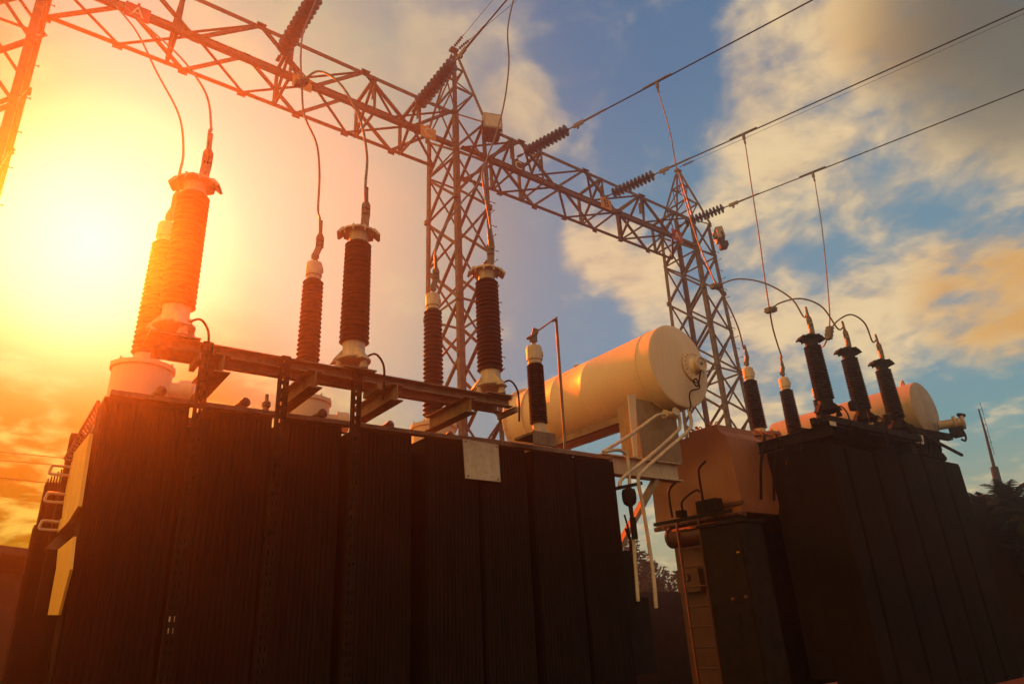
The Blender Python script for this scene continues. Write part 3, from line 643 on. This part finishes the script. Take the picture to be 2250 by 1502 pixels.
# ================================================================== TRANSFORMER, far right
T2 = empty('power_transformer', (13.5, 7.8, 0), 'right-hand transformer with a rust-brown tank end, black against the sky', 'transformer')
X2 = 10.6
prof = [(9.43,3.28),(9.40,4.42),(8.55,4.84),(8.30,4.84),(8.30,4.93),(7.62,4.93),(7.62,4.82),(7.44,4.66),(7.37,3.45),(7.42,3.28)]
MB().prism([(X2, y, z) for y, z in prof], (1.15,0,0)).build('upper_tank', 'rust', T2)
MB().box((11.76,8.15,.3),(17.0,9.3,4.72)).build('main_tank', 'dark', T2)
m = MB().box((X2+.02,8.05,.3),(11.7,9.06,3.275)).box((X2-.03,7.35,3.19),(X2+.05,9.47,3.27)).box((X2-.06,7.32,3.40),(X2-.005,8.05,3.46)); m.build('lower_tank', 'shaderust', T2)  # rust paint darkened to carry the shade on the lower tank
m = MB().cyl((X2-.16,7.7,3.0),(X2-.16,8.9,3.0),.16,n=24).cyl((X2-.16,8.9,3.0),(X2-.16,8.95,3.0),.19,n=24); m.build('tap_drive_drum', 'shaderust', T2)
m = MB()
for y, zz in ((8.72, 4.0), (7.95, 4.25)):
    m.tube([(X2-.32,y,3.35),(X2-.33,y,zz-.25),(X2-.30,y-.03,zz-.1),(X2-.2,y-.1,zz)], .024, smooth=5)
m.tube([(X2-.25,8.5,3.4),(X2-.35,8.4,3.6),(X2-.3,8.1,3.75),(X2-.3,8.0,3.7)], .02, smooth=5)
m.bar((X2-.3,7.4,3.28),(X2-.3,9.2,3.28),.06,.06).bar((X2-.12,7.35,3.18),(X2-.12,9.0,3.18),.05,.08)
m.box((X2-.35,8.45,3.33),(X2-.2,8.6,3.45)).box((X2-.3,7.7,3.33),(X2-.1,8.15,3.55)); m.build('piping', 'dark', T2)
m = MB(); yl0, yl1 = 8.62, 8.12
for y in (yl0, yl1): m.tube([(X2-.34,y,.3),(X2-.34,y,3.2),(X2-.2,y,3.32)], .022, n=8)
for k in range(9): m.cyl((X2-.34,yl0,.45+.33*k),(X2-.34,yl1,.45+.33*k),.017,n=8)
m.build('ladder', 'shaderust', T2)
MB().box((9.95,7.0,0),(10.52,7.85,3.02)).box((9.9,6.95,3.02),(10.56,7.9,3.07)).build('added_cabinet', 'dark', T2, sm=False)  # cabinet added to darken the area right of the ladder
MB().box((9.93,7.06,.3),(9.948,7.79,2.9)).box((9.905,7.3,1.4),(9.93,7.33,1.6)).build('added_cabinet_door', 'dark', T2, sm=False)  # door of the added cabinet
for q_ in ((1612,1316),(1640,1311)): MB().lathe([(.0,0),(.03,0),(.035,.02),(.02,.05),(0,.055)], at(*q_, X=9.92) if q_[0] < 1700 else at(*q_, Y=6.1), (-1,-.3,0), n=12).build('indicator_lamp', 'shaderust', T2)
p = at(1622,1212,X=9.92); MB().box(p - Vector((.01,.03,.012)), p + Vector((0,.03,.012))).build('label_plate', 'orange', T2, sm=False)
for k in range(14): MB().cyl((X2-.08,7.42+.148*k,3.23),(X2-.03,7.42+.148*k,3.23),.016,n=6).build('bolt','rust',T2)
p = Vector((X2-.05,8.75,2.3)); MB().box(p-Vector((.06,.28,.28)), p+Vector((.06,.25,.12))).lathe([(0,0),(.07,0),(.07,.05),(0,.05)], p+Vector((-.06,0,-.02)), (-1,0,0), n=20).build('relay_box', 'shaderust', T2)
for x in (11.1,11.5,11.9,12.3,12.9): MB().cyl((x,7.33,4.0),(x,7.33,4.01),.01).tube([(x,7.3,3.5),(x-.1,7.1,4.1),(x+.02,7.0,4.6),(x+.2,7.3,4.8)], .025, smooth=5).build('cable', 'dark', T2)
m = MB()
for p in ((10.9,7.9,4.93),(10.9,8.2,4.93),(10.62,7.75,4.95),(10.62,8.1,4.95)): m.lathe([(.03,0),(.035,.05),(0,.06)], p, (0,0,1), n=10)
for y in (7.75, 8.15): m.tube([(10.8,y-.04,4.92),(10.8,y-.04,5.0),(10.8,y,5.03),(10.8,y+.04,5.0),(10.8,y+.04,4.92)], .012, smooth=4)
m.build('lifting_lug', 'rust', T2)
for i, (a, b) in enumerate(((11.75,12.2),(12.3,13.25),(13.35,14.3),(14.4,15.35),(15.45,16.3),(16.4,17.2))): radiator(T2, a, b, 6.15, 6.95, .15, 4.35 + (.0 if i < 2 else .12), m_='radiator')
m = MB().box((11.8,6.96,.5),(17.1,7.45,4.45)).bar((11.5,6.2,4.58),(15.2,6.2,4.58),.14,.22).bar((11.6,6.6,4.62),(16.9,6.6,4.70),.12,.2)
for x in (11.5,12.4,13.4,14.4): m.ibeam((x,7.4,4.5),(x,5.9,4.5),.15,.2,.014)
m.build('arrester_frame', 'dark', T2, sm=False)
for y in (5.9, 6.12): MB().bar((11.3,y,4.68),(14.9,y,4.72),.09,.12).build('support_rail', 'dark', T2, sm=False)
termB2 = []
for x in (12.42, 13.76, 15.12):
    m = MB().lathe([(.17,3.6),(.25,4.1),(.33,4.9),(.40,4.92),(.40,4.98),(.3,4.99)], (x,7.9,0), n=32)
    for k in range(10): m.cyl((x+.37*math.cos(k*.628),7.9+.37*math.sin(k*.628),4.9),(x+.37*math.cos(k*.628),7.9+.37*math.sin(k*.628),5.02),.018,n=6)
    m.build('turret', 'rust', T2)
    termB2.append(bushing(T2, x, 7.9, 4.97, 6.5, rs=.168, rc=.115, n=22, mp='black', taper=.12))
c2x, c2z, c2r, c2a, c2b = 16.25, 5.62, .62, 6.15, 9.75
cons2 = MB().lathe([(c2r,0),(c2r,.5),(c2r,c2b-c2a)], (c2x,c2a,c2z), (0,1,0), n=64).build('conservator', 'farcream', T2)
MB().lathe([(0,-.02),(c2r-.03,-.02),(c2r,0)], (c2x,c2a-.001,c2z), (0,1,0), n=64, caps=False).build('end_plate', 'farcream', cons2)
MB().tube([(c2x-.05,6.5,c2z+c2r-.03),(c2x-.05,6.45,c2z+c2r+.08),(c2x,6.45,c2z+c2r+.14),(c2x+.05,6.45,c2z+c2r+.08),(c2x+.05,6.5,c2z+c2r-.03)], .025, smooth=4).build('lifting_eye', 'cream2', cons2)
p = Vector((c2x+.35, c2a-.35, c2z-.38))
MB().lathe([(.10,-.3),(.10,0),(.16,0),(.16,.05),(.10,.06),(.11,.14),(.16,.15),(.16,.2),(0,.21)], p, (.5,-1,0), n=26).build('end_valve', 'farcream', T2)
m = MB().box(p-Vector((.1,.1,.3)), p+Vector((.15,.1,-.1))).build('valve_block', 'dark', T2); m = MB(); m.lathe([(.05,0),(.09,.04),(.08,.08),(0,.09)], p+Vector((.05,-.16,.1)), (.1,-.3,.9), n=18)
m.build('valve_body', 'dark', T2); m = MB(); m.tube([p+Vector((.05,-.1,-.1)), p+Vector((.1,-.12,-.3)), p+Vector((.0,-.12,-.42)), p+Vector((-.12,-.1,-.4))], .022, smooth=6); m.build('drain_pipe', 'dark', T2)
for q_ in (-.45, -.2, .0): MB().tube([(c2x+q_, 6.1, 4.98),(c2x+q_+.03,6.1,4.85),(c2x+q_+.14,6.15,4.7),(c2x+q_+.1,6.2,4.5)], .045, smooth=5).lathe([(.04,0),(.1,0),(.1,.04),(.04,.04)], (c2x+q_,6.1,4.9), n=16).build('down_pipe', 'dark', T2)
MB().bar((14.9,6.0,4.96),(17.1,6.0,4.62),.05,.05).build('handrail', 'dark', T2)
m = MB().bar((14.2,6.3,5.02),(17.0,6.1,5.04),.12,.14).box((c2x-.5,6.34,4.6),(c2x+.5,6.49,5.1)).box((14.0,6.5,4.55),(16.9,7.4,5.05))
m.build('conservator_cradle', 'dark', T2, sm=False)
for x in (15.75, 16.6): MB().lathe([(.14,0),(.16,.05),(.12,.16),(.05,.2),(.05,.26)], (x,6.3,4.5), n=18).build('vent_cap', 'dark', T2)
p = at(2019, 964, Y=5.95); sp = MB().prism([at(2009,953,Y=5.95),at(2028,956,Y=5.95),at(2031,975,Y=5.95),at(2013,972,Y=5.95)], (0,.015,0)).build('number_plate', 'plate', T2, sm=False)
text_mesh('TR1', .17, p + Vector((.0,-.012,0)), (1,0,-.04), (0,0,1)).build('lettering', 'ink', sp, sm=False)
p = at(1831, 930, Y=5.8); sp = MB().prism([at(1824,924,Y=5.8),at(1837,927,Y=5.8),at(1838,936,Y=5.8),at(1826,933,Y=5.8)], (0,.015,0)).build('number_plate', 'plate', T2, sm=False)
m = MB().lathe([(0,0),(.07,.01),(.08,.07),(.08,.14),(.06,.18),(0,.2)], (12.35,5.85,4.95), n=22).tube([(12.4,5.8,5.0),(12.6,5.75,4.95),(12.5,5.7,4.75),(12.3,5.7,4.6)], .015, smooth=5); m.build('surge_counter', 'dark', T2)
m = MB().lathe([(0,0),(.07,.01),(.08,.07),(.08,.14),(.06,.18),(0,.2)], (13.55,5.85,4.85), n=22); m.build('surge_counter', 'dark', T2)
termA2 = []
for x, l in zip((11.68, 13.0, 14.34), ('black surge arrester, leftmost and tallest-looking of the far three', 'black surge arrester, middle one of the far three', 'black surge arrester in front of the smaller far cylinder')):
    termA2.append(arrester(x, 6.0, 4.76, 6.42, l, mp='black', capm='dark', rs=.17, rc=.12, n=22))

# ------------------------------------------------------------------ droppers and jumpers
def pathd(pxs, A, B):
    A, B = Vector(A), Vector(B); da, db = (A - CAM).length, (B - CAM).length
    L = [0]; allp = [None] + list(pxs) + [None]
    pp = [A] + [None] * len(pxs) + [B]; n = len(pxs) + 1
    for i, (a, b) in enumerate(pxs): pp[i+1] = atd(a, b, da + (db - da) * (i + 1) / n)
    return pp
def on_line(e, d, px, py):
    r = ray(px, py).normalized(); w0 = e - CAM; b = d.dot(r); dd = d.dot(w0); ee = r.dot(w0); den = 1 - b*b
    return e + d * ((b*ee - dd) / den)
R_ = .016
upf = lambda p: (Vector(p) + Vector((-.01, 0, .27)))
# right group
K1 = atd(1574, 628, 15.2); K2 = atd(1691, 682, 14.8); K3 = atd(1821, 731, 14.8)
pC = on_line(eC, dR, 1453, 203); pB = on_line(eB, dR, 1638, 308); pA = on_line(eA, dR, 1790, 392)
tC = Vector((0,0,-.38))
o = wire('dropper_cable', pathd([(1472,290),(1490,385),(1530,520)], pC + tC, K1), R_, 'cable dropping from the uppermost line past the peak of the right tower', group='droppers of the right line'); tee(o, pC, dR)
o = wire('dropper_cable', pathd([(1650,400),(1668,520),(1680,610)], pB + tC, K2), R_, 'cable dropping from the middle line to a clamp above the far insulators', group='droppers of the right line', parts=[('clamp', K2 + Vector((-.1,0,-.03)), K2 + Vector((.2,0,.08)), 0)]); tee(o, pB, dR)
o = wire('dropper_cable', pathd([(1806,500),(1817,610),(1823,690)], pA + tC, K3), R_, 'cable dropping from the lowest line to a clamp above the far insulators', group='droppers of the right line', parts=[('clamp', K3 + Vector((-.07,0,-.14)), K3 + Vector((.1,0,.14)), 0)]); tee(o, pA, dR)
up = lambda p: (Vector(p) + Vector((-.02, 0, .46)))
for i, (K, pxs, l) in enumerate(((K1, [(1620,613),(1680,622),(1738,655),(1766,696)], 'highest arching jumper cable to the leftmost far arrester'),
                           (K2, [(1715,665),(1760,656),(1806,674),(1841,722)], 'middle arching jumper cable to the middle far arrester'),
                           (K3, [(1840,705),(1870,691),(1900,710),(1917,750)], 'small arching jumper cable to the rightmost far arrester'))):
    T = termA2[i]; wire('jumper_cable', pathd(pxs, K, upf(T)) + [T + Vector((0,0,.05))], R_, l, group='jumpers to the far arresters', parts=[('lug', T, T + Vector((-.01,0,.2)), .10)] + ([('clamp', K + Vector((-.16,0,-.06)), K + Vector((.16,0,.06)), 0)] if i == 0 else []))
for i, (K, pxs, l) in enumerate(((K1, [(1600,670),(1622,720),(1634,765)], 'cable curving down the right tower to the leftmost far bushing'),
                           (K2, [(1698,720),(1708,755),(1718,785)], 'cable running from the middle clamp down to the second far bushing'),
                           (K3, [(1812,757),(1803,765),(1797,785)], 'short cable from the right clamp vanishing behind the tallest far arrester'))):
    T = termB2[i]; wire('bushing_lead', pathd(pxs, K, upf(T)) + [T], R_, l, group='leads to the far bushings', parts=[('lug', T, T + Vector((-.01,0,.2)),  .068)])
# left group
pL2 = on_line(eL2, dL, 1118, -45); pL1 = on_line(eL1, dL, 690, -60)
J2 = atd(1068, 352, 15.0); J1 = atd(663, 180, 13.6)
R2 = .019
wire('dropper_cable', pathd([(1116,60),(1118,140),(1108,225),(1088,300)], pL2, J2), R2, 'cable sweeping from the top edge past the pale floodlight to the middle tower', group='droppers of the left line')
wire('bushing_lead', pathd([(1052,400),(1010,450),(965,520),(955,570)], J2, up(termB[2])) + [termB[2]], R2, 'cable swinging across the middle tower to the right near bushing', group='leads to the near bushings', parts=[('lug', termB[2], termB[2] + Vector((0,0,.2)), .115)])
wire('jumper_cable', pathd([(1060,380),(1066,430),(1078,500),(1085,545)], J2, up(termA[2])) + [termA[2]], R2, 'cable hanging beside the tower to the dark red right arrester', group='jumpers to the near arresters', parts=[('lug', termA[2], termA[2] + Vector((0,0,.2)), .11)])
wire('dropper_cable', pathd([(670,60),(661,120)], pL1, J1), R2, 'cable crossing the reddish disc string at the top edge', group='droppers of the left line', parts=[('clamp', J1 + Vector((-.1,0,-.1)), J1 + Vector((.1,0,.1)), 0)])
wire('bushing_lead', pathd([(668,250),(695,315),(702,380),(699,460)], J1, up(termB[1])) + [termB[1]], R2, 'cable hanging from the girder clamp to the middle near bushing', group='leads to the near bushings', parts=[('lug', termB[1], termB[1] + Vector((0,0,.2)), .115)])
wire('jumper_cable', pathd([(700,157),(748,185),(790,260),(806,340)], J1, up(termA[1])) + [termA[1]], R2, 'cable arching from the girder clamp to the middle near arrester', group='jumpers to the near arresters', parts=[('lug', termA[1], termA[1] + Vector((0,0,.2)), .11)])
J0 = at(250, 8, Y=13.8)
wire('bushing_lead', pathd([(300,70),(345,160),(392,250),(403,330)], J0, up(termB[0])) + [termB[0]], R2, 'left cable of the pair ending on the left near bushing', group='leads to the near bushings', parts=[('lug', termB[0], termB[0] + Vector((0,0,.2)), .115)])
wire('jumper_cable', pathd([(330,65),(400,130),(452,205),(464,280)], J0 + Vector((.1,-.1,0)), up(termA[0])) + [termA[0]], R2, 'right cable of the pair ending on the golden left arrester', group='jumpers to the near arresters', parts=[('lug', termA[0], termA[0] + Vector((0,0,.2)), .11)])

# ------------------------------------------------------------------ far things
r = empty('station_building', (-6, 16, 0), 'low dark building with a sheet roof behind the left end of the near transformer', 'building')
a = at(0, 1197, Y=12); b = at(128, 1213, Y=12)
MB().box((-9,12.3,0),(.72,18,2.65)).build('wall', 'wall', r, sm=False)
zl = a.z + (a.z - b.z) / (b.x - a.x) * (a.x + 9.2)
MB().prism([(-9.2,12.0,zl-.1),(b.x+.1,12.0,b.z-.11),(b.x+.1,12.0,b.z-.01),(-9.2,12.0,zl)], (0,6.2,0)).build('roof', 'roof', r, sm=False)
for x in (-2.6,-.9): MB().box((x,12.26,.9),(x+.9,12.298,1.9)).build('window', 'dark', r, sm=False)
tag(MB().box((1.8,23.6,0),(40,23.8,2.5)).build('boundary_wall','wall',org=(20,23.6,0),sm=False), 'low dark concrete wall behind the yard, below the trees', 'wall')
tag(MB().box((8.6,12.0,0),(14.5,12.2,at(1430,1300,Y=12).z)).build('added_low_wall','wall',org=(11,12,0),sm=False), 'added low dark wall between the two transformers in front of the trees', 'wall')  # wall added to hide the sunlit ground in the gap
for py, l in (((990,1006),'uppermost of three thin power lines at the left edge'), ((1010,1022),'middle of three thin power lines at the left edge'), ((1047,1064),'lowest of three thin power lines at the left edge')):
    a = at(-60, py[0]-4, Y=23); b = at(140, py[1], Y=23.4); d = (b - a)
    tag(MB().tube([a - d*2, a, b, b + d*3], .013, n=5).build('power_line', 'dark', org=a), l, 'wire', 'thin power lines behind the building')

def leaves(m, c, rad, n, size, rng):
    for _ in range(n):
        while True:
            v = Vector((rng.uniform(-1,1), rng.uniform(-1,1), rng.uniform(-1,1)))
            if v.length <= 1: break
        p = Vector(c) + Vector((v.x*rad[0], v.y*rad[1], v.z*rad[2])); s = size * rng.uniform(.6,1.3)
        a = Vector((rng.gauss(0,1), rng.gauss(0,1), rng.gauss(0,.5))).normalized(); b = a.orthogonal().normalized()
        b.rotate(Matrix.Rotation(rng.uniform(0,6.3), 3, a))
        m.add([p - a*s, p + b*s*.35, p + a*s, p - b*s*.35], [(0,1,2,3)])
def tree(x, y, h, w, label, seed, n=60):
    rng = random.Random(seed); r = empty('tree', (x, y, 0), label, 'tree', 'trees behind the yard')
    t = MB().tube([(x,y,0),(x+.1,y,h*.3),(x-.1,y,h*.6),(x,y,h*.85)], lambda u: .16*(1-u*.75), n=8, smooth=4); lv = MB()
    for k in range(n):
        a = rng.uniform(0, 6.28); z = h * rng.uniform(.28, 1.0); rr = w * (1 - ((z/h-.45)/.6)**2 * .6) * rng.uniform(.25, 1)
        e = Vector((x + rr*math.cos(a), y + rr*math.sin(a), z))
        if k % 3 == 0: t.tube([(x,y,z*.7), Vector((x,y,z*.7)).lerp(e,.5)+Vector((0,0,.1)), e], lambda u: .05*(1-u*.8), n=5)
        leaves(lv, e, (w*.26, w*.26, h*.06), 34, .11, rng)
    t.build('trunk', 'bark', r); lv.build('crown', 'leaf', r, sm=False)
a = at(1385, 1200, Y=21); tree(a.x, 21, 4.8, 1.1, 'dark leafy tree between the two transformers, the taller left one', 3)
a = at(1425, 1250, Y=21); tree(a.x+.1, 21.4, 3.9, 1.2, 'dark bushy tree between the two transformers, middle one', 4)
a = at(1465, 1270, Y=22); tree(a.x+.2, 22, 3.5, 1.3, 'dark low tree beside the rust-brown tank', 5)
def palm(x, y, h, R, label, seed, n=26):
    rng = random.Random(seed); r = empty('palm', (x, y, 0), label, 'palm', 'palms at the right edge')
    MB().tube([(x,y,0),(x+.1,y,h*.5),(x,y,h)], lambda u: .15*(1-u*.3), n=10, smooth=4).build('trunk', 'bark', r); m = MB()
    for k in range(n):
        az = rng.uniform(0, 6.28); el = rng.uniform(-.1, 1.35); L = R * rng.uniform(.7, 1.1); pts = []; p = Vector((x,y,h)); 
        for s in range(9):
            e = el - (s/8)**1.5 * 1.6; d = Vector((math.cos(az)*math.cos(e), math.sin(az)*math.cos(e), math.sin(e))); pts.append(p.copy()); p = p + d * L/8
        m.tube(pts, lambda u: .018*(1-u*.8)+.004, n=5)
        for s in range(1, 8):
            for q_ in (0, .5):
                a_ = pts[s].lerp(pts[s+1], q_); t = (pts[s+1]-pts[s]).normalized(); sd = t.cross(Vector((0,0,1))).normalized()
                for sg in (-1, 1):
                    l = R*.26*math.sin(math.pi*(s+q_)/9+.25); e_ = a_ + (sd*sg*.8 + t*.6 + Vector((0,0,-.35))).normalized()*l
                    m.add([a_ - t*.03, a_ + t*.05, e_], [(0,1,2)])
    m.build('crown', 'leaf', r, sm=False)
def fpos(px, py, X): return at(px, py, X=X)
a = fpos(2215, 1088, 22); palm(a.x, a.y, a.z - .35, 1.15, 'dark palm with curved fronds at the right edge of the photo', 1, 34)
a = fpos(2165, 1098, 22.6); palm(a.x, a.y, a.z - .35, .95, 'lower dark palm beside the right transformer, under the mast', 2, 30)
a = fpos(2248, 1104, 21); palm(a.x, a.y, a.z - .4, 1.0, 'dark palm cut by the right edge of the photo', 9, 26)
rng = random.Random(12); m = MB()
for k in range(70):
    c = fpos(2080 + 4.2*k, 1118, 23 - k*.03); leaves(m, (c.x, c.y, c.z*rng.uniform(.55,.93)), (.5,.5,.45), 60, .15, rng)
hg = m.build('hedge', 'leaf', sm=False); hg['kind'] = 'stuff'; hg['label'] = 'dark mass of shrubs at the lower right'
c0, c1 = fpos(2060, 1106, 20.0), fpos(2520, 1106, 27.0)
hw = MB().prism([(c0.x,c0.y,0),(c1.x,c1.y,0),(c1.x,c1.y,c1.z),(c0.x,c0.y,c0.z)], (.5,.2,0)).build('boundary_wall','dark',org=(c0.x,c0.y,0),sm=False)
tag(hw, 'dark wall at the lower right behind the palms', 'wall')
bs = fpos(2203, 1100, 31); tp = fpos(2150, 898, 31); r = empty('antenna_mast', (bs.x, bs.y, 0), 'slender antenna mast with whip aerials rising above the palms', 'mast')
base = Vector((bs.x, bs.y, 0)); H = tp.z; mm = MB()
tip = Vector((tp.x, tp.y, H)); lo = base.lerp(tip, .0); mid = fpos(2184, 1025, 31)
mm.tube([Vector((bs.x, bs.y, 0)), bs, mid], lambda u: .17 - .04*u, n=6).tube([mid, fpos(2165, 950, 31), tip], lambda u: .06 - .035*u, n=6); mm.build('pole', 'dark', r)
for t in (.02, .28, .5, .7):
    p = tip.lerp(mid, t); MB().bar(p, p + Vector((0,-.12,0)), .015, .015).cyl(p + Vector((0,-.12,-.25)), p + Vector((0,-.12,.28)), .009, n=6).build('aerial', 'dark', r)

# ------------------------------------------------------------------ haze
hm = bpy.data.materials.new('haze'); hm.use_nodes = True; hn = hm.node_tree; hn.nodes.clear()
pv = hn.nodes.new('ShaderNodeVolumePrincipled'); ho = hn.nodes.new('ShaderNodeOutputMaterial'); hn.links.new(pv.outputs[0], ho.inputs['Volume'])
pv.inputs['Color'].default_value = (.97, .95, .92, 1); pv.inputs['Density'].default_value = .0052; pv.inputs['Anisotropy'].default_value = .90
hb = MB().box((-16,-21,-1),(40,24.6,21)); hz = hb.build('haze', hm, sm=False); hz['kind'] = 'stuff'; hz['label'] = 'warm evening haze'
for o in bpy.data.objects:
    if '_o' in o.keys(): del o['_o']
